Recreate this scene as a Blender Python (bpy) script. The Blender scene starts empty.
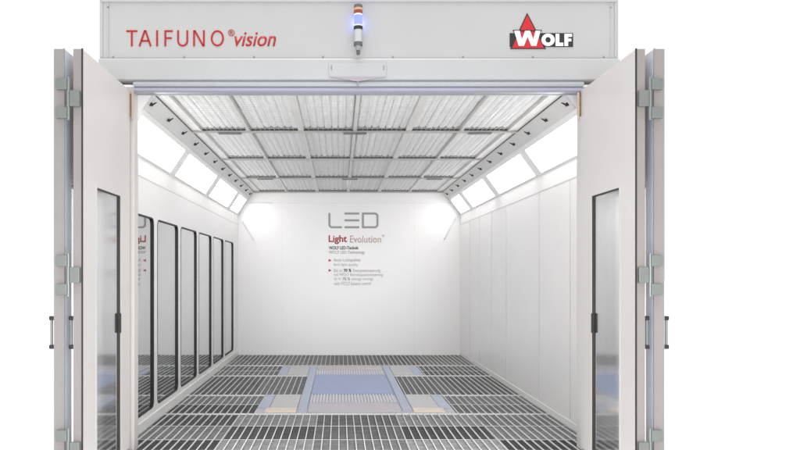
import bpy, bmesh, math, random
from mathutils import Vector, Matrix
random.seed(7)
scene = bpy.context.scene
COL = scene.collection
R = math.radians

# ------------------------------------------------------------ camera, world, light, exposure
cam_d = bpy.data.cameras.new("Camera"); cam = bpy.data.objects.new("Camera", cam_d); COL.objects.link(cam)
cam.location = (0, 0, 1.42); cam.rotation_euler = (R(90), 0, 0)
cam_d.sensor_width = 36; cam_d.lens = 32.0
cam_d.shift_x = 0.07625; cam_d.shift_y = 0.0625
cam_d.clip_end = 500; cam_d.clip_start = 0.1
scene.camera = cam
w = bpy.data.worlds.new("World"); scene.world = w; w.use_nodes = True
w.node_tree.nodes["Background"].inputs[0].default_value = (1.0, 1.0, 1.0, 1)
w.node_tree.nodes["Background"].inputs[1].default_value = 1.06
sd = bpy.data.lights.new("added_top_light", 'SUN'); sd.energy = 2.4; sd.angle = R(30); sd.color = (1, .99, .98)  # soft overhead sun, added to whiten the ground round the booth
so = bpy.data.objects.new("added_top_light", sd); COL.objects.link(so); so.rotation_euler = (R(10), R(0), 0); so.location = (0, 0, 8)
ad = bpy.data.lights.new("added_fill_light", 'AREA'); ad.shape = 'RECTANGLE'; ad.size = 5; ad.size_y = 1.2; ad.energy = 27; ad.spread = R(36)  # unseen fill lamp added behind the camera to brighten the booth inside
ao = bpy.data.objects.new("added_fill_light", ad); COL.objects.link(ao); ao.location = (.17, -3.5, 1.0); ao.rotation_euler = (R(90), 0, 0)
scene.view_settings.view_transform = 'Standard'; scene.view_settings.look = 'None'
scene.view_settings.exposure = 0; scene.view_settings.gamma = 1

# ------------------------------------------------------------ materials
def srgb(r, g, b):
    f = lambda c: (c/255/12.92) if c/255 <= .04045 else ((c/255+.055)/1.055)**2.4
    return (f(r), f(g), f(b), 1)
def mat(name, col, rough=.5, metal=0, var=.03, scale=6, bump=0, bscale=60, spec=.5, stretch=(1, 1, 1)):
    m = bpy.data.materials.new(name); m.use_nodes = True
    nt = m.node_tree; b = nt.nodes["Principled BSDF"]
    b.inputs['Roughness'].default_value = rough; b.inputs['Metallic'].default_value = metal
    b.inputs['Specular IOR Level'].default_value = spec
    tc = nt.nodes.new('ShaderNodeTexCoord'); mp = nt.nodes.new('ShaderNodeMapping')
    mp.inputs['Scale'].default_value = stretch
    nt.links.new(tc.outputs['Object'], mp.inputs[0])
    n = nt.nodes.new('ShaderNodeTexNoise'); n.inputs['Scale'].default_value = scale; n.inputs['Detail'].default_value = 5
    nt.links.new(mp.outputs[0], n.inputs['Vector'])
    r = nt.nodes.new('ShaderNodeValToRGB')
    c = Vector(col[:3])
    r.color_ramp.elements[0].position = .3; r.color_ramp.elements[1].position = .7
    r.color_ramp.elements[0].color = (*[max(0, x*(1-var)) for x in c], 1)
    r.color_ramp.elements[1].color = (*[min(1, x*(1+var)) for x in c], 1)
    nt.links.new(n.outputs['Fac'], r.inputs[0]); nt.links.new(r.outputs[0], b.inputs['Base Color'])
    if bump:
        n2 = nt.nodes.new('ShaderNodeTexNoise'); n2.inputs['Scale'].default_value = bscale; n2.inputs['Detail'].default_value = 3
        nt.links.new(mp.outputs[0], n2.inputs['Vector'])
        bp = nt.nodes.new('ShaderNodeBump'); bp.inputs['Strength'].default_value = bump; bp.inputs['Distance'].default_value = .01
        nt.links.new(n2.outputs['Fac'], bp.inputs['Height']); nt.links.new(bp.outputs[0], b.inputs['Normal'])
    return m
def emis(name, col, s):
    m = bpy.data.materials.new(name); m.use_nodes = True; nt = m.node_tree
    b = nt.nodes["Principled BSDF"]; b.inputs['Base Color'].default_value = (.8, .8, .8, 1)
    b.inputs['Emission Color'].default_value = (*col, 1); b.inputs['Emission Strength'].default_value = s
    return m
def glass(name, tint, refl, rough=.015):
    m = bpy.data.materials.new(name); m.use_nodes = True; nt = m.node_tree
    nt.nodes.remove(nt.nodes["Principled BSDF"]); out = nt.nodes["Material Output"]
    t = nt.nodes.new('ShaderNodeBsdfTransparent'); t.inputs[0].default_value = (*tint, 1)
    g = nt.nodes.new('ShaderNodeBsdfGlossy'); g.inputs['Roughness'].default_value = rough; g.inputs[0].default_value = (.95, .96, .97, 1)
    lw = nt.nodes.new('ShaderNodeLayerWeight'); lw.inputs[0].default_value = .35
    mr = nt.nodes.new('ShaderNodeMapRange'); mr.inputs[3].default_value = refl*.6; mr.inputs[4].default_value = min(1, refl*1.4)
    nt.links.new(lw.outputs['Facing'], mr.inputs[0])
    mx = nt.nodes.new('ShaderNodeMixShader'); nt.links.new(mr.outputs[0], mx.inputs[0])
    nt.links.new(t.outputs[0], mx.inputs[1]); nt.links.new(g.outputs[0], mx.inputs[2]); nt.links.new(mx.outputs[0], out.inputs[0])
    return m
M = dict(
    ground=mat('studio_floor', (.93, .93, .93), .6),
    pit=mat('pit_concrete', (.10, .10, .10), .9, var=.2),
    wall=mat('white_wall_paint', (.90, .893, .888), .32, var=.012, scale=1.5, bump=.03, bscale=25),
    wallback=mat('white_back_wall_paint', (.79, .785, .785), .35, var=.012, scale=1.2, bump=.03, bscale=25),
    seam=mat('panel_seam', (.66, .66, .66), .6),
    fascia=mat('grey_fascia_paint', (.435, .435, .435), .4, var=.02, scale=2.2, bump=.04, bscale=18),
    rail=mat('pale_rail_paint', (.43, .435, .442), .35, var=.02, scale=2),
    lip=mat('blue_grey_lip', (.33, .34, .42), .3, var=.02),
    liplight=mat('pale_blue_lip', (.42, .44, .475), .35, var=.02),
    door=mat('warm_door_paint', (.65, .62, .605), .35, var=.015, scale=2, bump=.03, bscale=20),
    dooredge=mat('grey_door_edge', (.262, .243, .237), .45, var=.03),
    hinge=mat('green_grey_hinge', (.185, .20, .192), .4, .3, var=.06, scale=20),
    brass=mat('brass_hinge', (.30, .22, .13), .35, .8, var=.2, scale=30),
    brownblack=mat('brown_black_seal', (.035, .024, .020), .5, var=.1),
    black=mat('black_rubber', (.012, .012, .013), .5, var=.1),
    tube=mat('aluminium_tube', (.24, .27, .26), .4, .4),
    band=mat('pale_grey_band', (.68, .68, .675), .45, var=.02),
    steel=mat('galvanised_steel', (.78, .785, .78), .42, .10, var=.08, scale=30),
    wire=mat('grating_wire', (.30, .30, .30), .5, .2, var=.1, scale=30),
    alu=mat('ceiling_aluminium', (.74, .73, .72), .4, .1, var=.05, scale=8),
    filt=mat('filter_fleece', (.94, .94, .94), .9, var=.07, scale=5, bump=.15, bscale=50, stretch=(8, 1, 1), spec=.1),
    mesh=mat('filter_wire', (.70, .70, .70), .5, .1),
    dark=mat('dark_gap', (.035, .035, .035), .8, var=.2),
    blue=mat('blue_lift_paint', (.31, .37, .55), .5, var=.05, scale=10, bump=.05),
    bluerail=mat('blue_grey_rail', (.41, .45, .57), .5, var=.05, scale=10),
    pale=mat('pale_lift_plate', (.50, .49, .53), .5, var=.05, scale=40, bump=.2, bscale=90),
    rib=mat('lift_rib', (.72, .72, .76), .4),
    beige=mat('beige_strip', (.72, .62, .50), .5, var=.05, scale=20),
    red=mat('signal_red', srgb(168, 20, 16), .4, var=.02),
    logored=mat('logo_red', srgb(190, 24, 38), .35, var=.02),
    logowhite=mat('logo_white', (.85, .85, .85), .35, var=.01),
    logoblack=mat('logo_black', (.015, .015, .015), .35, var=.05),
    grey=mat('letter_grey', (.30, .30, .30), .5, var=.03),
    dgrey=mat('letter_dark_grey', (.10, .10, .10), .5, var=.03),
    mgrey=mat('letter_pale_grey', (.42, .41, .41), .5, var=.03),
    pinkred=mat('letter_pale_red', (.50, .30, .29), .5, var=.03),
    wallred=mat('letter_red', (.42, .05, .05), .5, var=.03),
    led=emis('led_panel_glow', (1, .99, .98), 7.9),
    bluelamp=emis('blue_signal_glow', (.34, .42, 1), .75),
    orange=mat('orange_lens', (.62, .36, .22), .25),
    brown=mat('red_brown_lens', (.25, .06, .03), .2),
    silver=mat('silver_housing', (.55, .57, .57), .3, .5),
    glasswall=glass('grey_window_glass', (.36, .36, .36), .66),
    glassouter=glass('thin_outer_glass', (.96, .97, .97), .14, 0.0),
    glassdoor=glass('clear_door_glass', (.96, .97, .97), .74, 0.085),
)
M['bluelamp'].node_tree.nodes['Principled BSDF'].inputs['Base Color'].default_value = (.10, .14, .75, 1)
def mat_tone(v):
    k = 'mat_tone_%d' % v
    if k not in M:
        c = srgb(v, v, v)
        M[k] = mat('filter_fibre_%d' % v, c, .85, var=.22, scale=14, bump=.3, bscale=70, spec=.2)
    return M[k]

# ------------------------------------------------------------ mesh helpers
class MB:
    def __init__(s): s.bm = bmesh.new()
    def box(s, x0, x1, y0, y1, z0, z1, bev=0):
        vs = [s.bm.verts.new(p) for p in ((x0,y0,z0),(x1,y0,z0),(x1,y1,z0),(x0,y1,z0),(x0,y0,z1),(x1,y0,z1),(x1,y1,z1),(x0,y1,z1))]
        fs = [s.bm.faces.new([vs[i] for i in q]) for q in ((0,3,2,1),(4,5,6,7),(0,1,5,4),(1,2,6,5),(2,3,7,6),(3,0,4,7))]
        if bev:
            es = list({e for f in fs for e in f.edges})
            bmesh.ops.bevel(s.bm, geom=es, offset=bev, segments=2, affect='EDGES', profile=.6)
        return s
    def prism(s, pts, fn, d0, d1):
        """pts 2-D outline; fn(u,v,d)->xyz; extruded from d0 to d1"""
        a = [s.bm.verts.new(fn(u, v, d0)) for u, v in pts]; b = [s.bm.verts.new(fn(u, v, d1)) for u, v in pts]
        n = len(pts)
        s.bm.faces.new(a); s.bm.faces.new(b[::-1])
        for i in range(n): s.bm.faces.new((a[i], b[i], b[(i+1) % n], a[(i+1) % n]))
        return s
    def ring(s, outer, inner, fn, d0, d1):
        n = len(outer)
        oa = [s.bm.verts.new(fn(u, v, d0)) for u, v in outer]; ia = [s.bm.verts.new(fn(u, v, d0)) for u, v in inner]
        ob = [s.bm.verts.new(fn(u, v, d1)) for u, v in outer]; ib = [s.bm.verts.new(fn(u, v, d1)) for u, v in inner]
        for i in range(n):
            j = (i+1) % n
            s.bm.faces.new((oa[i], oa[j], ia[j], ia[i])); s.bm.faces.new((ob[j], ob[i], ib[i], ib[j]))
            s.bm.faces.new((oa[j], oa[i], ob[i], ob[j])); s.bm.faces.new((ia[i], ia[j], ib[j], ib[i]))
        return s
    def cyl(s, p0, p1, r0, r1=None, seg=20, bev=0):
        r1 = r0 if r1 is None else r1
        p0 = Vector(p0); p1 = Vector(p1); ax = (p1-p0)
        q = ax.to_track_quat('Z', 'Y')
        A = []; B = []
        for i in range(seg):
            t = 2*math.pi*i/seg; d = Vector((math.cos(t), math.sin(t), 0))
            A.append(s.bm.verts.new(p0+q@(d*r0))); B.append(s.bm.verts.new(p1+q@(d*r1)))
        s.bm.faces.new(A[::-1]); s.bm.faces.new(B)
        for i in range(seg): s.bm.faces.new((A[i], A[(i+1) % seg], B[(i+1) % seg], B[i]))
        return s
    def build(s, name, m, parent=None, label=None, smooth=False):
        bmesh.ops.recalc_face_normals(s.bm, faces=s.bm.faces)
        me = bpy.data.meshes.new(name); s.bm.to_mesh(me); s.bm.free()
        me.materials.append(m)
        if smooth:
            for p in me.polygons: p.use_smooth = True
        o = bpy.data.objects.new(name, me); COL.objects.link(o)
        if parent:
            o.parent = parent; o.location = tuple(-c for c in world_loc(parent))
        if label: o['label'] = label
        return o
def world_loc(o):
    v = Vector(o.location)
    while o.parent: o = o.parent; v += o.location
    return v
def thing(name, label, cat, loc=(0, 0, 0), group=None):
    o = bpy.data.objects.new(name, None); COL.objects.link(o); o.location = loc
    o['label'] = label; o['category'] = cat
    if group: o['group'] = group
    return o
def tag(o, label, cat, group=None):
    o['label'] = label; o['category'] = cat
    if group: o['group'] = group
    return o
def struct(o): o['kind'] = 'structure'; return o
def rrect(u0, u1, v0, v1, r, seg=6):
    P = []
    for cx, cy, a0 in ((u1-r, v1-r, 0), (u0+r, v1-r, 90), (u0+r, v0+r, 180), (u1-r, v0+r, 270)):
        for i in range(seg+1):
            a = R(a0+90*i/seg); P.append((cx+r*math.cos(a), cy+r*math.sin(a)))
    return P
XZ = lambda y: (lambda u, v, d: (u, y-d, v))         # front-facing plane, d = thickness towards camera

# constants of the booth (metres; y = distance from camera)
XL, XR, YF, YB = -1.81, 2.17, 5.74, 12.75
CX = .165
def hp(px, py): return ((px-339)/124.0, 1.42+(275-py)/124.0)      # header face
def bp_(px, py): return ((px-339)/55.75, 1.42+(275-py)/55.75)     # back wall face

def letters(name, body, box, y, m, parent, off=0.0, shear=0, spacing=1.0, thick=.003, label=None):
    cu = bpy.data.curves.new('tmp', 'FONT'); cu.body = body; cu.size = 1; cu.offset = off; cu.shear = shear
    cu.space_character = spacing; cu.resolution_u = 4
    to = bpy.data.objects.new('tmp', cu); COL.objects.link(to)
    dg = bpy.context.evaluated_depsgraph_get()
    me = bpy.data.meshes.new_from_object(to.evaluated_get(dg)); bpy.data.objects.remove(to); bpy.data.curves.remove(cu)
    xs = [v.co.x for v in me.vertices]; ys = [v.co.y for v in me.vertices]
    x0, x1, z0, z1 = box
    sx = (x1-x0)/(max(xs)-min(xs)); sz = (z1-z0)/(max(ys)-min(ys)); mx = min(xs); my = min(ys)
    for v in me.vertices: v.co = Vector((x0+(v.co.x-mx)*sx, y, z0+(v.co.y-my)*sz))
    bm = bmesh.new(); bm.from_mesh(me)
    r = bmesh.ops.extrude_face_region(bm, geom=list(bm.faces))
    for e in r['geom']:
        if isinstance(e, bmesh.types.BMVert): e.co.y -= thick
    bmesh.ops.recalc_face_normals(bm, faces=bm.faces)
    bm.to_mesh(me); bm.free(); me.materials.clear(); me.materials.append(m); me.name = name
    o = bpy.data.objects.new(name, me); COL.objects.link(o); o.parent = parent
    o.location = tuple(-c for c in world_loc(parent))
    if label: o['label'] = label
    return o
def stroke(mb, pts, wd, y, thick=.003, closed=False):
    """flat stroke of width wd along a polyline in the xz plane"""
    n = len(pts); P = [Vector(p) for p in pts]; L = []; Rr = []
    for i in range(n):
        if closed: a, b, c = P[i-1], P[i], P[(i+1) % n]
        else: a, b, c = P[max(i-1, 0)], P[i], P[min(i+1, n-1)]
        d1 = (b-a).normalized() if (b-a).length > 0 else (c-b).normalized()
        d2 = (c-b).normalized() if (c-b).length > 0 else d1
        t = (d1+d2).normalized(); nn = Vector((-t.y, t.x)); k = 1/max(.5, nn.dot(Vector((-d1.y, d1.x))))
        L.append(b+nn*wd/2*k); Rr.append(b-nn*wd/2*k)
    fn = XZ(y)
    if closed: mb.ring([tuple(v) for v in L], [tuple(v) for v in Rr], fn, 0, thick)
    else:
        bm = mb.bm
        f = [[bm.verts.new(fn(v.x, v.y, d)) for v in S] for S in (L, Rr) for d in (0, thick)]
        L0, L1, R0, R1 = f
        for i in range(n-1):
            bm.faces.new((L1[i], L1[i+1], R1[i+1], R1[i])); bm.faces.new((L0[i], R0[i], R0[i+1], L0[i+1]))
            bm.faces.new((L0[i], L0[i+1], L1[i+1], L1[i])); bm.faces.new((R0[i], R1[i], R1[i+1], R0[i+1]))
        bm.faces.new((L0[0], L1[0], R1[0], R0[0])); bm.faces.new((L0[-1], R0[-1], R1[-1], L1[-1]))

# ------------------------------------------------------------ setting: ground round the booth, pit under it
g = MB()
g.box(-200, XL-.10, -60, 200, -.02, 0); g.box(XR+.10, 200, -60, 200, -.02, 0)
g.box(XL-.10, XR+.10, -60, YF-.12, -.02, 0); g.box(XL-.10, XR+.10, YB+.12, 200, -.02, 0)
struct(g.build('ground', M['ground']))
struct(MB().box(XL-.05, XR+.05, YF-.12, YB+.05, -.35, -.30).build('pit_floor', M['pit']))

# ------------------------------------------------------------ left wall with six windows
lw = thing('side_wall', 'white left side wall of the booth with six tall black-edged windows', 'wall', (XL, (YF+YB)/2, 0))
WN = [(6.04+k*1.045, 6.95+k*1.045) for k in range(6)]
WZ0, WZ1, ZW = .13, 1.975, 2.50
b = MB(); t0, t1 = XL-.10, XL
fnL = lambda u, v, d: (XL-d, u, v)
ys = [YF+.02] + [v for ab in WN for v in ab] + [YB]
b.box(t0, t1, YF+.02, YB, -.28, WZ0-.0005); b.box(t0, t1, YF+.02, YB, WZ1+.0005, ZW+.5)
for i in range(0, len(ys), 2): b.box(t0, t1, ys[i], ys[i+1], WZ0, WZ1)
# rounded corner fillets
for a, c in WN:
    for (cy, cz, sy, sz) in ((a, WZ0, 1, 1), (c, WZ0, -1, 1), (a, WZ1, 1, -1), (c, WZ1, -1, -1)):
        r = .07; pts = [(cy, cz)]
        for i in range(7):
            th = R(90*i/6); pts.append((cy+sy*(r-r*math.cos(th)), cz+sz*(r-r*math.sin(th))))
        b.prism(pts, fnL, .001, .099)
b.build('wall_panel', M['wall'], lw)
sb = MB()
sb.box(XL, XL+.002, YF+.02, YB, 2.316, 2.324)
sb.build('panel_seam', M['seam'], lw)
MB().box(XL+.0005, XL+.012, YF+.03, YB-.001, -.01, .075, .003).build('skirting', M['wall'], lw)
for k, (a, c) in enumerate(WN):
    e = bpy.data.objects.new('window', None); COL.objects.link(e); e.parent = lw; e.location = Vector((XL-.03, (a+c)/2, 1.05))-world_loc(lw)
    o_ = rrect(a, c, WZ0, WZ1, .07); i_ = rrect(a+.010, c-.016, WZ0+.014, WZ1-.012, .058)
    MB().ring(o_, i_, fnL, -.003, .028).build('gasket', M['black'], e)
    MB().prism(i_, fnL, .014, .020).build('glass', M['glasswall'], e)

# ------------------------------------------------------------ right wall
rw = thing('side_wall', 'plain white right side wall of the booth with vertical panel joints', 'wall', (XR, (YF+YB)/2, 0))
b = MB(); b.box(XR, XR+.10, YF+.02, YB, -.28, 3.0); b.build('wall_panel', M['wall'], rw)
sb = MB()
for y in (6.67, 7.70, 9.22, 10.10, 10.97, 11.78):
    sb.box(XR-.003, XR, y-.007, y+.007, .076, 2.3155)
sb.box(XR-.003, XR, YF+.02, YB, 2.316, 2.324)
sb.build('panel_seam', M['seam'], rw)
MB().box(XR-.006, XR-.0005, YF+.03, YB-.001, -.01, .05, .001).build('skirting', M['wall'], rw)

# ------------------------------------------------------------ back wall with lettering
bw = thing('back_wall', 'white back wall of the booth printed with LED Light Evolution lettering', 'wall', (CX, YB, 0))
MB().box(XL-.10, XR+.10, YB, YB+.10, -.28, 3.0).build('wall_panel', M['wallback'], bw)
sb = MB()
for x in (-1.02, 1.35): sb.box(x-.002, x+.002, YB-.001, YB, .03, 2.70)
sb.box(XL, XR, YB-.002, YB, 2.712, 2.718)
sb.build('panel_seam', M['band'], bw)
def bb(x0, x1, y0, y1):
    a = bp_(x0, y1); c = bp_(x1, y0); return (a[0], c[0], a[1], c[1])
yb = YB-.003
mb = MB(); wd = 2.1/55.75
def arcp(c, r, a0, a1, n=6): return [(c[0]+r*math.cos(R(a0+(a1-a0)*i/n)), c[1]+r*math.sin(R(a0+(a1-a0)*i/n))) for i in range(n+1)]
L0 = bp_(329.4, 213); L1 = bp_(342, 227.3); r = .05
stroke(mb, [(L0[0], L0[1])] + arcp((L0[0]+r, L1[1]+r), r, 180, 270) + [(L1[0], L1[1])], wd, yb)
for py in (213.6, 220.4, 227.3):
    stroke(mb, [bp_(344.4, py), bp_(359.2, py)], wd, yb)
d0 = bp_(362.9, 227.3); d1 = bp_(377.4, 213.6)
stroke(mb, [d0] + arcp((d1[0]-r, d0[1]+r), r, 270, 360) + arcp((d1[0]-r, d1[1]-r), r, 0, 90) + [(d0[0], d1[1])], wd, yb, closed=True)
mb.build('lettering', M['grey'], bw, 'large grey outlined letters LED')
letters('lettering', 'Light', bb(328.6, 347, 235.2, 244.2), yb, M['wallred'], bw, off=.022, label='bold dark red word Light')
letters('lettering', 'Evolution', bb(350, 381, 235.6, 242.6), yb, M['pinkred'], bw, off=-.004, label='thin pale red word Evolution')
letters('lettering', '®', bb(382, 384.3, 234.5, 237), yb, M['pinkred'], bw)
letters('lettering', 'WOLF LED-Technik', bb(328.8, 358.6, 246.2, 249.5), yb, M['dgrey'], bw, off=.02, label='bold dark line of small lettering')
letters('lettering', 'WOLF LED Technology', bb(328.8, 365, 250.7, 254.6), yb, M['mgrey'], bw, off=.005)
letters('lettering', 'Beste Lichtqualität', bb(334, 360.5, 258.4, 262.4), yb, M['mgrey'], bw)
letters('lettering', 'best light quality', bb(334, 358, 263, 266.8), yb, M['mgrey'], bw, off=-.01)
letters('lettering', 'Bis zu', bb(334, 342.3, 268.8, 272), yb, M['mgrey'], bw)
letters('lettering', '70 %', bb(343.6, 351.3, 268.8, 272), yb, M['dgrey'], bw, off=.03, label='bold dark 70 %')
letters('lettering', 'Energieeinsparung', bb(353, 380.6, 268.8, 272.8), yb, M['mgrey'], bw)
letters('lettering', 'mit WOLF Betriebspunktsteuerung', bb(334, 383, 273, 277), yb, M['mgrey'], bw)
letters('lettering', 'up to', bb(334, 341, 277.4, 280.8), yb, M['mgrey'], bw, off=-.01)
letters('lettering', '70 %', bb(342.6, 350, 277.3, 280.3), yb, M['grey'], bw, off=.01)
letters('lettering', 'energy savings', bb(351.5, 373, 277.4, 281), yb, M['mgrey'], bw, off=-.01)
letters('lettering', 'with WOLF balance control', bb(334, 371, 281.6, 285.2), yb, M['mgrey'], bw, off=-.01)
mb = MB()
for py in (260.4, 270.4):
    mb.prism([bp_(328.6, py-1.5), bp_(331.6, py), bp_(328.6, py+1.5)], XZ(yb), 0, .003)
mb.build('bullet_mark', M['wallred'], bw)

# ------------------------------------------------------------ ceiling: soffits, frame, filters, roof
ZC = 2.92
XA, XB2 = -1.53, 1.86          # ceiling edges
def soffit(side):
    s = -1 if side == 'left' else 1
    xw, xc = (XL, XA) if s < 0 else (XR, XB2)
    th = thing('corner_soffit', 'sloped white soffit along the top of the %s wall carrying the light panels' % side, 'soffit', (xw, YF, 2.5))
    A = Vector((xc, ZC)); B = Vector((xw, 2.50))
    P = lambda f: tuple(A+(B-A)*f)
    fn = lambda u, v, d: (u, d, v)
    cor = (xw-s*.002, ZC-.002)
    MB().prism([P(0), P(.28), P(1), (cor[0], 2.5), cor], fn, YF+.12, YB-.002).build('sloped_board', M['wall'], th)
    nrm = Vector((-(B-A).y, (B-A).x)).normalized()
    if nrm.x*s > 0: nrm = -nrm
    q = lambda f, h: tuple(A+(B-A)*f+nrm*h)
    MB().prism([q(.02, .002), q(.30, .002), q(.30, .010), q(.02, .010)], fn, YF+.12, YB-.004).build('grey_strip', M['band'], th)
    MB().prism([q(-.002, .001), q(.012, .001), q(.012, .006), q(-.002, .006)], fn, YF+.12, YB-.004).build('black_joint', M['black'], th)
    # light panels
    names = ['nearest', 'second', 'third', 'farthest']
    segs = [(5.90, 7.56), (7.79, 9.53), (9.81, 11.40), (11.70, 12.55)]
    for i, (y0, y1) in enumerate(segs):
        c = q(.7, .01)
        t = thing('light_panel', '%s glowing white light panel in the slope above the %s wall' % (names[i], side), 'light panel', (c[0], (y0+y1)/2, c[1]), 'glowing light panels in the sloped soffits')
        # frame ring in slope coordinates
        def fs(u, v, d, q=q): a = q(v, d); return (a[0], u, a[1])
        MB().ring(rrect(y0-.03, y1+.03, .37, 1.0-.0, .02, 2), rrect(y0, y1, .405, .965, .015, 2), fs, .001, .010).build('frame', M['wall'], t)
        MB().prism([(y0, .405), (y1, .405), (y1, .965), (y0, .965)], fs, .002, .008).build('diffuser', M['led'], t)
    # nozzles
    ds = [5.86+.06+i*.60 for i in range(11)] + [12.45]
    ords = ['first', 'second', 'third', 'fourth', 'fifth', 'sixth', 'seventh', 'eighth', 'ninth', 'tenth', 'eleventh', 'last']
    for i, y in enumerate(ds):
        mb = MB(); r_ = .017
        a = q(.17, .010); mb.cyl((a[0], y, a[1]), (a[0]+nrm.x*.022, y, a[1]+nrm.y*.022), .017, .011, 12)
        a1 = q(.17, .024); a2 = q(.09, .036); a3 = q(.23, .020)
        mb.cyl((a1[0], y, a1[1]), (a2[0], y+.026, a2[1]), .009, .004, 10)
        o = mb.build('air_nozzle', M['black'])
        tag(o, 'small black air nozzle on the grey strip over the %s wall, %s from the front' % (side, ords[i]), 'nozzle', 'black air nozzles along the ceiling edges')
soffit('left'); soffit('right')

cf = thing('ceiling_frame', 'grey aluminium grid of beams holding the ceiling filters', 'ceiling frame', (CX, YF, ZC))
b = MB(); b.box(XL-.1, XR+.1, YF+.12, YB+.1, 3.12, 3.16); b.build('roof_panel', M['wall'], cf)
edge = [CX-1.61, -.94, -.39, CX, .72, 1.27, CX+1.61]
edge = [CX-1.61, CX-1.105, CX-.5575, CX, CX+.5575, CX+1.105, CX+1.61]
rows = [YF+.14, 7.40, 9.15, 10.94, YB-.02]
b = MB()
for i, x in enumerate(edge):
    hw = [.020, .013, .030, .017, .030, .013, .020][i]
    b.box(x-hw, x+hw, YF+.12, YB-.001, ZC-.005, ZC+.05)
b.build('long_beam', M['alu'], cf)
b = MB(); b.box(XA, CX-1.635, YF+.12, YB-.001, ZC-.001, ZC+.04); b.box(CX+1.635, XB2, YF+.12, YB-.001, ZC-.001, ZC+.04); b.build('edge_board', M['wall'], cf)
b = MB()
for y in rows[1:-1]: b.box(XA+.01, XB2-.01, y-.014, y+.014, ZC-.022, ZC-.0055, .003)
b.box(XA, XB2, YB-.04, YB-.002, ZC-.03, ZC-.0055)
b.build('cross_beam', mat('cross_beam_grey', (.40, .39, .38), .4, .1, var=.05), cf)
b = MB()
for y, xs in ((7.40, (CX, CX-1.3, CX+1.3)), (10.94, (CX, CX-1.3, CX+1.3))):
    for x in xs: b.box(x-.12, x+.12, y-.035, y+.035, ZC-.032, ZC-.0225, .002)
b.build('joint_plate', mat('joint_grey', (.12, .12, .12), .4, .3), cf)
coln = ['leftmost', 'second from left', 'third from left', 'third from right', 'second from right', 'rightmost']
rown = ['nearest', 'second', 'third', 'farthest']
for j in range(4):
    y0, y1 = rows[j]+.03, rows[j+1]-.03
    for i in range(6):
        x0, x1 = edge[i]+.03, edge[i+1]-.03
        t = thing('ceiling_filter', 'pleated white ceiling filter behind wire mesh, %s column, %s row from the door' % (coln[i], rown[j]), 'ceiling filter', ((x0+x1)/2, (y0+y1)/2, ZC+.03), 'white filters of the ceiling')
        # pleated fleece with uneven folds
        bm = bmesh.new(); n = 7; pts = []
        p = (x1-x0)/n
        for k in range(n):
            jz = random.uniform(-.004, .004)
            for f, z in ((0, .042), (.06, .040), (.12, .026+jz), (.5, .021+jz), (.88, .026+jz), (.94, .040)):
                pts.append((x0+(k+f)*p, ZC+z))
        pts.append((x1, ZC+.042))
        ny = 8; grid = []
        for a in range(ny+1):
            yy = y0+.03+(y1-y0-.06)*a/ny
            grid.append([bm.verts.new((x+random.uniform(-.004, .004), yy, z+random.uniform(-.001, .001))) for x, z in pts])
        for a in range(ny):
            for k in range(len(pts)-1): bm.faces.new((grid[a][k], grid[a][k+1], grid[a+1][k+1], grid[a+1][k]))
        m_ = MB(); m_.bm.free(); m_.bm = bm
        m_.build('pleats', M['filt'], t)
        b = MB()
        # dark blocks and strip standing in for shade at the pleat ends
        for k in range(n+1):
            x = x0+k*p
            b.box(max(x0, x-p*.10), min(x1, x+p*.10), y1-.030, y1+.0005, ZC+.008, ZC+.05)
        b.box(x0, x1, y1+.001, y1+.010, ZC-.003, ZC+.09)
        b.build('end_shade', M['dark'], t)
        b = MB(); wz = ZC+.004
        ny = int((y1-y0)/.05)
        for k in range(1, ny): y = y0+(y1-y0)*k/ny; b.box(x0-.01, x1+.01, y-.002, y+.002, wz, wz+.0026)
        for k in range(1, 10): x = x0+(x1-x0)*k/10; b.box(x-.0013, x+.0013, y0-.01, y1+.01, wz-.003, wz-.0004)
        b.build('wire_mesh', M['mesh'], t)

# rods on back wall corners
def rod(p0, p1, label):
    a = ((p0[0]-339)/55.75, YB-.03, 1.42+(275-p0[1])/55.75); c = ((p1[0]-339)/55.75, YB-.03, 1.42+(275-p1[1])/55.75)
    mb = MB(); mb.cyl(a, c, .011, .011, 10)
    for p in (a, c): mb.cyl((p[0], YB-.001, p[2]), (p[0], YB-.03, p[2]), .014, .014, 10)
    tag(mb.build('bracing_rod', M['band'], smooth=False), label, 'rod', 'thin grey rods in the upper corners of the back wall')
rod((250, 203), (272, 203), 'thin grey rod lying level near the upper left corner of the back wall')
rod((243, 222), (254, 240), 'thin grey rod slanting down from the upper left corner of the back wall')
rod((455, 219), (444.5, 239), 'thin grey rod slanting down from the upper right corner of the back wall')

# ------------------------------------------------------------ header
HX0, HX1 = (99-339)/124, (619-339)/124
hd = thing('header', 'light grey header over the booth entrance with red lettering and a red and black logo', 'header', (CX, YF, 2.9))
b = MB(); b.box(HX0, HX1, YF, YF+.6, 3.165, 3.66, .012); b.build('fascia', M['fascia'], hd)
b = MB()
zt = hp(0, 2)[1]
b.box(HX0+.02, HX1-.02, YF-.010, YF+.001, zt, zt+.05, .003)
b.box(HX0+.008, HX0+.03, YF-.006, YF+.001, 3.18, zt-.002, .002)
b.box(hp(107.3, 0)[0], hp(108.6, 0)[0], YF-.006, YF+.001, 3.18, zt-.002, .002)
b.box(hp(614.6, 0)[0], hp(616.4, 0)[0], YF-.006, YF+.001, 3.18, zt-.002, .002)
b.box(hp(610.4, 0)[0], hp(611.4, 0)[0], YF-.004, YF+.001, 3.18, zt-.002, .001)
b.build('edge_trim', M['rail'], hd)
prof = [(0, 3.160), (-.030, 3.157), (-.034, 3.150), (-.036, 2.990), (-.010, 2.982), (.10, 2.982), (.10, 3.160)]
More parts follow.
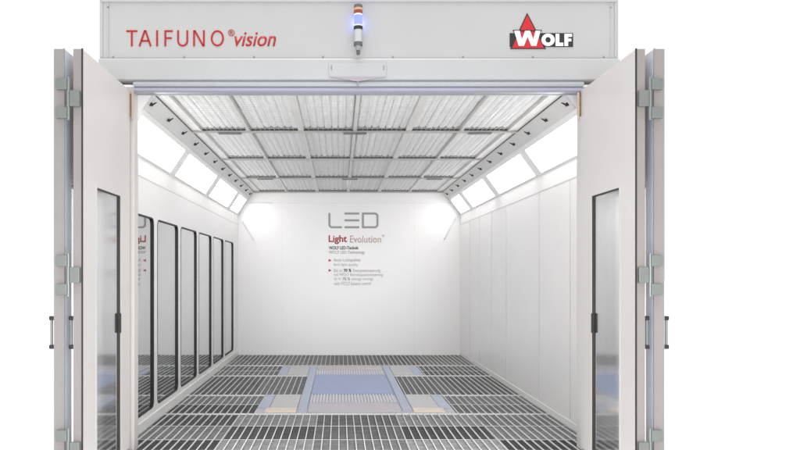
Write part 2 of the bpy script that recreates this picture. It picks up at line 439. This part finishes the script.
b = MB(); b.prism(prof, lambda u, v, d: (d, YF+u, v), HX0+.005, HX1-.005); b.build('lower_rail', M['rail'], hd)
prof = [(-.012, 2.9815), (-.026, 2.972), (-.030, 2.955), (-.016, 2.938), (.06, 2.936), (.10, 2.9815)]
b = MB(); b.prism(prof, lambda u, v, d: (d, YF+u, v), hp(134, 0)[0], hp(583, 0)[0]); b.build('upper_lip', M['liplight'], hd)
prof = [(-.006, 2.9355), (-.006, 2.926), (-.022, 2.922), (-.026, 2.910), (-.022, 2.900), (-.005, 2.893), (.05, 2.893), (.05, 2.9355)]
b = MB(); b.prism(prof, lambda u, v, d: (d, YF+u, v), hp(134, 0)[0], hp(583, 0)[0]); b.build('blue_lip', M['lip'], hd)
b = MB(); b.box(hp(134, 0)[0], hp(583, 0)[0], YF+.101, YF+.13, 2.90, 2.944); b.build('seal', M['rail'], hd)
b = MB()
for px in (113, 184, 254, 323, 393, 463, 533, 604): x, z = hp(px, 59.2); b.cyl((x, YF+.001, z+.02), (x, YF-.006, z+.02), .008, .006, 12)
for px in (108, 611): x, z = hp(px, 3.6); b.cyl((x, YF+.001, z-.03), (x, YF-.006, z-.03), .008, .006, 12)
b.build('screws', M['dooredge'], hd)
# strike plate in the middle of the rail
x0, z1 = hp(329, 64); x1, z0 = hp(386, 78)
b = MB(); b.box(x0, x1, YF-.043, YF-.0365, z0, z1, .003); b.build('strike_plate', M['rail'], hd)
xm = (x0+x1)/2; zb = hp(0, 82.5)[1]
b = MB(); b.prism([(x0+.004, z0-.0005), (x1-.004, z0-.0005), (xm+.02, zb), (xm-.02, zb)], XZ(YF-.037), 0, .010); b.build('underside_shade', mat('mauve_grey', (.36, .32, .37), .4), hd)  # dark V shape imitates the shading under the strike plate
b = MB(); b.box(xm-.006, xm+.006, YF-.046, YF-.037, hp(0, 87)[1], zb-.001); b.build('latch_pin', M['dooredge'], hd)
b = MB()
for x in (x0+.02, x1-.02): b.box(x-.004, x+.004, YF-.046, YF-.0433, z1-.06, z1-.02, .001)
b.build('plate_slots', M['dooredge'], hd)

# lettering TAIFUNO, drawn as strokes
mb = MB(); yh = YF-.0005; wd = 1.8/124
T = lambda px, py: hp(px, py)
yt, ybm = 30.2, 46.2
def st(pts, closed=False): stroke(mb, [T(*p) for p in pts], wd, yh, .004, closed)
st([(126.2, yt+.8), (137.2, yt+.8)]); st([(131.7, yt+1.8), (131.7, ybm)])
st([(139.3, ybm), (144.8, yt)]); st([(145.2, yt), (150.7, ybm)]); st([(141.6, 40.8), (148.4, 40.8)])
st([(157, yt), (157, ybm)])
st([(165.2, yt), (165.2, ybm)]); st([(166.2, yt+.8), (172.6, yt+.8)]); st([(166.2, 38), (171.6, 38)])
def ell(cx, cy, rx, ry, a0, a1, n=14): return [(cx+rx*math.cos(R(a0+(a1-a0)*i/n)), cy-ry*math.sin(R(a0+(a1-a0)*i/n))) for i in range(n+1)]
st([(178, yt)] + ell(182.6, 40.6, 4.6, 5.0, 180, 360) + [(187.2, yt)])
st([(194.0, ybm), (194.0, yt)]); st([(194.6, yt+.2), (203.2, ybm-.2)]); st([(203.8, ybm), (203.8, yt)])
st(ell(217.3, 38.2, 5.7, 7.2, 0, 346, 26), True)
mb.build('lettering', M['red'], hd, 'red capital letters TAIFUNO')
def hb(x0, x1, y0, y1):
    a = hp(x0, y1); c = hp(x1, y0); return (a[0], c[0], a[1], c[1])
letters('lettering', '®', hb(228, 234.5, 29.4, 36), yh, M['red'], hd, thick=.004, label='small red registered mark')
letters('lettering', 'vision', hb(234.4, 276, 32.0, 46.2), yh, M['red'], hd, off=.008, shear=.25, thick=.003, label='bold slanted red word vision')
# logo
Lf = XZ(YF-.0005)
pl = lambda pts: [hp(*p) for p in pts]
MB().prism(pl([(509.8, 33), (573.2, 33), (573.2, 46.8), (509.8, 46.8)]), Lf, 0, .003).build('logo_bar', M['logoblack'], hd)
MB().prism(pl([(527.2, 12.8), (546, 48.9), (510.2, 48.9)]), Lf, 0, .0045).build('logo_outline', M['logoblack'], hd)
MB().prism(pl([(527.2, 15.2), (544, 48.0), (512.0, 48.0)]), Lf, .001, .006).build('logo_triangle', M['logored'], hd)
Wp = [(514.2, 31.0), (519.6, 31.0), (521.8, 39.6), (525.0, 31.0), (530.0, 31.0), (533.2, 39.6), (535.4, 31.0), (540.4, 31.0), (536.2, 46.0), (531.2, 46.0), (527.5, 36.8), (523.8, 46.0), (518.6, 46.0)]
cxw = 527.3
mbk = MB()
mbk.prism(pl([(512.8, 30.0), (541.8, 30.0), (541.2, 31.8), (513.6, 31.8)]), Lf, .002, .0064)
mbk.build('logo_letter_edge', M['logoblack'], hd)
MB().prism(pl(Wp), Lf, .003, .009).build('logo_letter', M['logowhite'], hd)
mb = MB()
mb.ring([hp(*p) for p in ell(548.0, 39.9, 6.6, 6.2, 0, 345, 23)], [hp(*p) for p in ell(548.0, 39.9, 2.7, 2.9, 0, 345, 23)], Lf, .001, .008)
mb.prism(pl([(555.6, 34.0), (559.2, 34.0), (559.2, 42.8), (563.2, 42.8), (563.2, 46), (555.6, 46)]), Lf, .001, .008)
mb.prism(pl([(564.4, 34.0), (571.9, 34.0), (571.9, 36.9), (568.0, 36.9), (568.0, 38.7), (571.2, 38.7), (571.2, 41.4), (568.0, 41.4), (568.0, 46), (564.4, 46)]), Lf, .001, .008)
mb.build('logo_letter', M['logowhite'], hd)

# ------------------------------------------------------------ door posts under the header (behind the leaves)
for s, xa, xb in (('left', HX0+.01, -1.66), ('right', 1.965, HX1-.01)):
    b = MB(); b.box(xa, xb, YF+.02, YF+.14, 0, 2.944, .004)
    o = b.build('door_post', M['door'])
    tag(o, 'slim pale post on the %s side of the entrance, behind the open door leaf' % s, 'post', 'posts of the booth entrance')
b = MB(); b.box(-1.66, 1.965, YF-.115, YF-.02, -.02, .012, .003)
tag(b.build('threshold', M['steel']), 'flat steel threshold strip along the front edge of the floor', 'threshold')

# ------------------------------------------------------------ folding doors
DY0, DY1, DZ = 4.67, YF-.01, 2.905
def leaf(side, which):
    s = -1 if side == 'left' else 1
    # distance of inner face from x axis, thickness
    if side == 'left': xin = -1.685 if which == 'inner' else -1.805
    else: xin = 1.950 if which == 'inner' else 2.070
    th = .060 if which == 'inner' else .068
    X = lambda d: xin+s*d             # d grows outwards
    lab = {('left', 'inner'): 'pale folding door leaf at the left, nearest the opening, with a tall glazed window',
           ('left', 'outer'): 'pale folding door leaf folded outermost at the far left',
           ('right', 'inner'): 'pale folding door leaf at the right, nearest the opening, with a tall glazed window',
           ('right', 'outer'): 'pale folding door leaf folded outermost at the far right'}[(side, which)]
    t = thing('door_leaf', lab, 'door', (X(th/2), (DY0+DY1)/2, .03), 'leaves of the two folding doors')
    wy0, wy1, wz0, wz1 = (4.945 if which == 'inner' else 4.79), (5.49 if which == 'inner' else 5.67), .065, 2.03
    b = MB()
    def bx(mb, d0, d1, y0, y1, z0, z1, bev=0):
        a, c = sorted((X(d0), X(d1))); mb.box(a, c, y0, y1, z0, z1, bev)
    bx(b, 0, th, DY0+.006, wy0, .03, DZ); bx(b, 0, th, wy1, DY1, .03, DZ)
    bx(b, 0, th, wy0+.0002, wy1-.0002, .03, wz0); bx(b, 0, th, wy0+.0002, wy1-.0002, wz1, DZ)
    b.build('panel', M['door'], t)
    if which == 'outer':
        b = MB(); bx(b, -.0025, -.0005, DY0+.012, wy0-.02, .04, DZ-.01); b.build('inner_face_tint', mat('bluish_light_tint', (.60, .68, .76), .25), t)  # bluish light on the inner face, painted as an added thin sheet
    b = MB(); bx(b, .006, th, DY0-.001, DY0+.0055, .03, DZ, .002); b.build('edge_profile', M['dooredge'], t)
    b = MB(); bx(b, -.003, .0055, DY0-.004, DY0+.0058, .03, DZ+.003); b.build('edge_gasket', M['black'] if which == 'inner' else M['dooredge'], t)
    e = bpy.data.objects.new('window', None); COL.objects.link(e); e.parent = t; e.location = Vector((X(th/2), (wy0+wy1)/2, 1.1))-world_loc(t)
    fn = lambda u, v, d: (X(d), u, v)
    o_ = rrect(wy0, wy1, wz0, wz1, .015, 3); i_ = rrect(wy0+.008, wy1-.012, wz0+.010, wz1-.008, .012, 3)
    MB().ring(o_, i_, fn, .004, th-.004).build('gasket', M['brownblack'], e)
    f1 = rrect(wy0-.018, wy1+.018, wz0-.018, wz1+.018, .01, 3)
    MB().ring(f1, rrect(wy0+.001, wy1-.001, wz0+.001, wz1-.001, .012, 3), fn, -.003, .0035).build('frame', M['door'], e)
    MB().prism(i_, fn, .016, .022).build('glass', M['glassdoor' if which == 'inner' else 'glassouter'], e)
    if which == 'inner':
        # lock button by the window
        b = MB(); bx(b, -.008, .010, wy1-.022, wy1-.009, .975, 1.125, .003); b.build('lock_bar', M['black'], t)
        b = MB()
        for z in (2.79,):
            bx(b, -.012, .04, DY1-.005, DY1+.012, z-.09, z+.09, .002)
        b.build('jamb_hinge', M['brass'], t)
        b = MB()
        for z in (2.79,):
            a = X(-.022); b.cyl((a, DY1-.002, z-.12), (a, DY1-.002, z+.10), .010, .010, 12)
        b.build('hinge_pin', mat('tan_pin', (.50, .42, .34), .4, .2), t)
    # hinge blocks joining the two leaves
    for zc in (2.575, 1.42, .275):
        if which == 'inner':
            hb_ = MB(); bx(hb_, .010, .075, DY0-.028, DY0-.0015, zc-.052, zc+.052, .004); hb_.build('hinge_block', M['hinge'], t)
        else:
            for z in (zc+.094, zc-.094):
                hb_ = MB(); bx(hb_, -.028, .045, DY0-.030, DY0-.0015, z-.037, z+.037, .004); hb_.build('hinge_block', M['hinge'], t)
            pin = MB(); a = X(-.034); pin.cyl((a, DY0-.015, zc-.14), (a, DY0-.015, zc+.14), .010, .010, 12); pin.build('hinge_pin', M['tube'], t)
    # bar handle on the outward face
    hz0, hz1 = .945, 1.135; hy = DY0+.035
    d = th+.028 if which == 'outer' else th+.026
    hn = bpy.data.objects.new('handle', None); COL.objects.link(hn); hn.parent = t; hn.location = Vector((X(d), hy, 1.04))-world_loc(t)
    b = MB(); b.cyl((X(d), hy, hz0+.012), (X(d), hy, hz1-.012), .010, .010, 14); b.build('grip', M['tube'], hn)
    b = MB()
    for z in (hz0, hz1): bx(b, th+.0005, d+.014, hy-.014, hy+.014, z-.014, z+.014, .006)
    b.build('bracket', M['black'], hn)
for sd_ in ('left', 'right'):
    for wh in ('inner', 'outer'): leaf(sd_, wh)

# ------------------------------------------------------------ signal lamp
bt = thing('signal_lamp', 'tiered signal lamp with orange, red-brown and lit blue tiers on the header', 'signal lamp', (hp(358, 0)[0], YF-.07, 3.18))
sx = hp(358, 0)[0]; sy = YF-.07
def tier(name, m, ya, yb_, r, r2=None, sm=False):
    return MB().cyl((sx, sy, hp(0, yb_)[1]), (sx, sy, hp(0, ya)[1]), r, r2 or r, 28).build(name, m, bt)
tier('cap', M['dgrey'], 8.2, 11.2, .036, .033)
tier('lens', M['orange'], 11.25, 13.6, .034); tier('lens', M['brown'], 13.65, 17.2, .035); tier('ring', M['logowhite'], 17.25, 18.6, .034)
tier('lens', M['bluelamp'], 18.65, 28.2, .032); tier('ring', M['logowhite'], 28.25, 29.4, .034); tier('collar', M['black'], 29.45, 32.8, .036)
tier('housing', M['silver'], 32.85, 45.0, .033); tier('collar', M['dgrey'], 45.05, 48.4, .035, .034); tier('neck', M['grey'], 48.45, 53.0, .018, .024); tier('cable_gland', M['dgrey'], 53.05, 57.0, .013, .016)
pd = bpy.data.lights.new('signal_glow', 'POINT'); pd.energy = .4; pd.color = (.25, .32, 1); pd.shadow_soft_size = .004
po = bpy.data.objects.new('signal_glow', pd); COL.objects.link(po); po.location = (sx, YF-.022, hp(0, 23.4)[1])
b = MB(); b.box(sx-.018, sx+.018, sy+.02, YF+.001, hp(0, 41)[1], hp(0, 36)[1], .002); b.build('wall_bracket', M['silver'], bt)

# ------------------------------------------------------------ floor gratings
ords = ['front', 'second', 'third', 'fourth', 'fifth', 'sixth', 'seventh', 'eighth', 'back']
RW = [(5.625, 6.19), (6.19, 6.75), (6.75, 7.30), (7.30, 7.87), (7.87, 8.43), (8.43, 10.06), (10.06, 10.62), (10.62, 11.19), (11.19, 12.75)]
CB = [XL, -1.014, -.218, .578, 1.374, XR]
tones = [[66, 132, 112, 136, 62], [118, 78, 100, 72, 120], [82, 138, 104, 138, 120],
         [82, 0, 0, 0, 112], [122, 0, 0, 0, 122], [100, 118, 0, 112, 100], [118, 0, 0, 0, 100], [112, 0, 0, 0, 112], [118, 126, 120, 112, 126]]
cname5 = ['far left', 'left of centre', 'middle', 'right of centre', 'far right']
PX0, PX1 = -.87, 1.20     # lift recess
RX0, RX1 = -.435, .765
def tone_word(v): return 'dark' if v < 90 else ('mid grey' if v < 125 else 'pale grey')
for j, (y0, y1) in enumerate(RW):
    for i in range(5):
        tv = tones[j][i]
        if not tv: continue
        x0, x1 = CB[i], CB[i+1]
        if j in (3, 4, 6, 7):
            if i == 0: x1 = PX0
            if i == 4: x0 = PX1
        if j == 5:
            if i == 1: x1 = RX0
            if i == 3: x0 = RX1
        if i == 0: x0 += .013
        if i == 4: x1 -= .007
        t = thing('floor_grating', '%s steel floor grating, %s in the %s row from the entrance' % (tone_word(tv), cname5[i], ords[j]), 'floor grating', ((x0+x1)/2, (y0+y1)/2, 0), 'steel gratings of the booth floor')
        b = MB(); g_ = .001; P = (XR-XL)/55; h0 = .006 if j in (3, 5, 6, 8) else .0018; h1 = .006 if j in (2, 4, 5, 7) else .0018
        k = math.ceil((x0+.012-XL)/P)
        while XL+k*P < x1-.012:
            x = XL+k*P; b.box(x-.0037, x+.0037, y0+g_+h0, y1-g_-h1, -.012, 0); k += 1
        b.box(x0+g_, x0+.0044, y0+g_, y1-g_, -.016, -.001); b.box(x1-.0044, x1-g_, y0+g_, y1-g_, -.016, -.001)
        for ya, yb2, hh in ((y0+g_, y0+g_+h0-.0003, h0), (y1-g_-h1+.0003, y1-g_, h1)):
            b.box(x0+.0044, x1-.0044, ya, yb2, -.016, -.001 if hh > .004 else -.0115)
        b.build('bars', M['steel'], t)
        b = MB(); b.box(x0+.003, x1-.003, y0+.003, y1-.003, -.030, -.018)
        b.build('filter_mat', mat_tone(tv), t)

# ------------------------------------------------------------ vehicle lift
lf = thing('vehicle_lift', 'blue and pale grey vehicle lift let into the middle of the grated floor', 'vehicle lift', (CX, 9.2, 0))
Z = .004
b = MB(); b.box(PX0, PX1, 7.305, 8.428, -.05, -.002); b.box(RX0, RX1, 8.4285, 10.0615, -.05, -.002); b.box(PX0, PX1, 10.062, 11.188, -.05, -.002); b.build('base_plate', M['pale'], lf)
MB().box(RX0+.11, RX1-.11, 8.44, 10.05, -.0018, .012, .003).build('platform', M['blue'], lf)
for x0 in (RX0, RX1-.10):
    r_ = MB().box(x0, x0+.10, 7.40, 11.10, -.0018, .0125, .002).build('side_rail', M['bluerail'], lf)
    for yy in (7.42, 11.03):
        MB().cyl((x0+.05, yy+.03, .014), (x0+.05, yy+.03, .022), .03, .024, 16).build('pivot_cap', M['pale'], r_)
for (a, c) in ((7.87, 8.425), (10.07, 10.58)):
    b = MB(); x = RX0+.12
    while x < RX1-.12: b.box(x-.006, x+.006, a, c, -.0018, .010); x += .036
    b.build('ribbed_grid', M['rib'], lf)
    b = MB(); b.box(RX0+.112, RX1-.112, a-.012, a-.0005, -.0018, .011); b.build('crossbar', M['bluerail'], lf)
for (a, c) in ((7.34, 7.855), (10.62, 11.12)):
    MB().box(RX0+.112, RX1-.112, a, c, -.0018, .008, .003).build('cover_plate', mat('lilac_plate', (.50, .47, .50), .5, var=.06, scale=50, bump=.2), lf)
for (xa, xb) in ((PX0+.13, RX0-.01), (RX1+.01, PX1-.13)):
    for (a, c) in ((7.56, 8.40), (10.08, 10.98)):
        MB().box(xa, xb, a, c, -.0018, .010, .004).build('pad', mat('pad_grey', (.52, .52, .53), .6, var=.05, scale=40, bump=.15), lf)
    MB().box(xa-.03 if xa < 0 else xa, xb if xa < 0 else xb+.03, 7.345, 7.545, -.0018, .012, .003).build('beige_strip', M['beige'], lf)
for (xa, xb) in ((PX0+.005, PX0+.125), (PX1-.125, PX1-.005)):
    for (a, c) in ((7.56, 8.41), (10.08, 10.98)):
        MB().box(xa, xb, a, c, -.0018, .007, .003).build('side_plate', M['bluerail'], lf)
